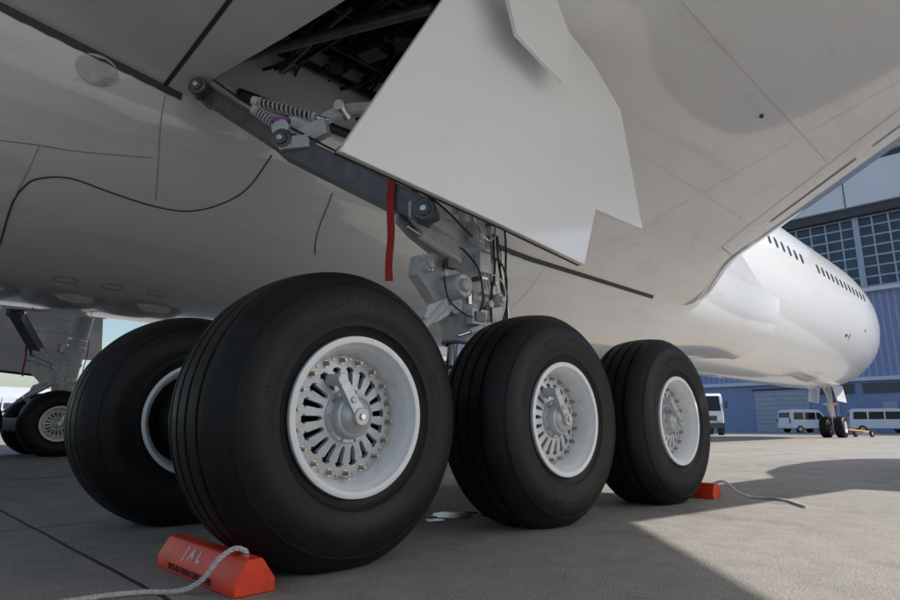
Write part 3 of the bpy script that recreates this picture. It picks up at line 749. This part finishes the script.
# ---------------------------------------------------------------- vehicles
hm('vwhite',(.80,.81,.82),rough=.3,var=.02); hm('lamp',(.7,.7,.65),rough=.2); hm('tail',(.4,.02,.02),rough=.3); hm('vtyre',(.02,.02,.02),rough=.7); hm('green',(.05,.25,.20),rough=.4); hm('bump',(.08,.08,.085),rough=.6)
def van(loc,rz,L=4.6,Hh=1.95,W=1.7):
    e=empty('van',loc); e.rotation_euler=(0,0,rz); m=MB()
    P=[(-L/2,.35),(-L/2,1.0),(-L/2+.15,Hh-.1),(-L/2+.4,Hh),(L/2-1.35,Hh),(L/2-1.0,Hh-.08),(L/2-.35,1.15),(L/2-.04,1.0),(L/2,.6),(L/2,.35)]
    m.prism([(x,-W/2,z) for x,z in P],(0,W,0),'vwhite'); m.build('body',e,bevel=.07)
    m=MB()
    for s in (-1,1):
        y=s*(W/2+.004)
        for a,b in ((-L/2+.3,-L/2+1.25),(-L/2+1.35,-L/2+2.4)): m.add([(a,y,1.1),(b,y,1.1),(b,y,1.7),(a+.05,y,1.7)],[[0,1,2,3]],'glass')
        m.add([(-L/2+2.5,y,1.1),(L/2-.55,y,1.1),(L/2-1.1,y,1.7),(-L/2+2.5,y,1.7)],[[0,1,2,3]],'glass')
        m.box((L/2-.01,s*.65,.82),(.06,.3,.2),'lamp'); m.box((-L/2,s*.75,1.0),(.05,.15,.4),'tail')
        m.beam((L/2-.9,s*(W/2+.02),1.2),(L/2-.9,s*(W/2+.2),1.25),.12,.2,'bump')
    m.add([(L/2-.32,-.7,1.18),(L/2-.32,.7,1.18),(L/2-.93,.66,1.82),(L/2-.93,-.66,1.82)],[[0,1,2,3]],'glass')
    m.add([(-L/2-.004+.03,-.7,1.1),(-L/2+.026,.7,1.1),(-L/2+.1,.66,1.7),(-L/2+.1,-.66,1.7)],[[0,1,2,3]],'glass')
    m.box((L/2,0,.42),(.12,W,.22),'bump')
    for x in (-L/2+.85,L/2-.85):
        for s in (-1,1):
            m.cyl((x,s*(W/2-.2),.31),(x,s*(W/2+.015),.31),.31,'vtyre',n=24); m.cyl((x,s*(W/2),.31),(x,s*(W/2+.025),.31),.17,'hub',n=20)
    m.build('details',e)
van((56,14.0,0),R(-35),3.9); van((57,8.6,0),R(-72)); van((59,6.2,0),R(-95))
TR=empty('truck',(37.3,14.9,0)); TR.rotation_euler=(0,0,R(-150))
m=MB(); P=[(1.6,.45),(1.6,1.5),(1.35,2.5),(1.1,2.62),(-.1,2.62),(-.1,.45)]
m.prism([(x,-1.05,z) for x,z in P],(0,2.1,0),'vwhite'); m.box((-2.6,0,1.75),(4.6,2.0,1.5),'green'); m.box((-2.3,0,.6),(5.0,.9,.3),'bump'); m.build('body',TR,bevel=.05)
m=MB(); m.add([(1.606,-.92,1.5),(1.606,.92,1.5),(1.375,.88,2.45),(1.375,-.88,2.45)],[[0,1,2,3]],'glass'); m.box((1.6,0,.6),(.14,2.1,.3),'bump'); m.box((1.6,0,1.05),(.06,1.3,.3),'bump')
for s in (-1,1):
    m.add([(.2,s*1.056,1.5),(1.45,s*1.056,1.5),(1.25,s*1.056,2.3),(.2,s*1.056,2.3)],[[0,1,2,3]],'glass'); m.box((1.62,s*.8,.9),(.08,.35,.2),'lamp'); m.box((1.5,s*1.25,1.9),(.1,.18,.45),'bump')
    for x in (1.0,-3.4): m.cyl((x,s*.75,.45),(x,s*1.06,.45),.45,'vtyre',n=28); m.cyl((x,s*.9,.45),(x,s*1.07,.45),.24,'hub')
m.build('details',TR)
TB=empty('tow_bar',(32.8,CL,0)); m=MB(); m.cyl((0,0,.45),(2.6,-.9,.25),.045,'yellow'); m.cyl((1.9,-1.1,.18),(2.05,-.3,.18),.05,'strut')
for y in (-1.05,-.32): m.cyl((2.0,y-.05,.18),(2.02,y+.05,.18),.18,'vtyre')
m.beam((2.0,-.7,.2),(2.0,-.7,.42),.1,.1,'strut'); m.build('bar',TB)

# ---------------------------------------------------------------- light, sky, camera
az=Vector((.71-.17*.704,-.704-.17*.71)).normalized(); el=R(41.9)
sd=Vector((az.x*math.cos(el),az.y*math.cos(el),math.sin(el)))
L=bpy.data.lights.new('sun','SUN'); L.energy=5.; L.angle=R(.5); L.color=(1,.96,.905)
lo=bpy.data.objects.new('sun',L); col.objects.link(lo); lo.rotation_euler=sd.to_track_quat('Z','Y').to_euler(); lo.location=(10,-10,30)
wd=bpy.data.worlds.new('World'); scn.world=wd; wd.use_nodes=True; nt=wd.node_tree; bg=nt.nodes['Background']
sk=nt.nodes.new('ShaderNodeTexSky'); sk.sky_type='NISHITA'; sk.sun_disc=False; sk.sun_elevation=el; sk.sun_rotation=math.atan2(az.x,az.y); sk.altitude=0; sk.air_density=1.3; sk.dust_density=2.0; sk.ozone_density=3.
nt.links.new(sk.outputs[0],bg.inputs[0]); bg.inputs[1].default_value=.15
scn.view_settings.view_transform='Standard'; scn.view_settings.look='None'; scn.view_settings.exposure=0
cd=bpy.data.cameras.new('camera'); cam=bpy.data.objects.new('camera',cd); col.objects.link(cam); scn.camera=cam
cd.lens=24; cd.sensor_width=36; cd.clip_end=3000; cd.clip_start=.02
cam.location=(-3.03,-2.05,.57); cam.rotation_euler=(R(90+11.86),0,math.atan2(.71,.704)-math.pi/2)
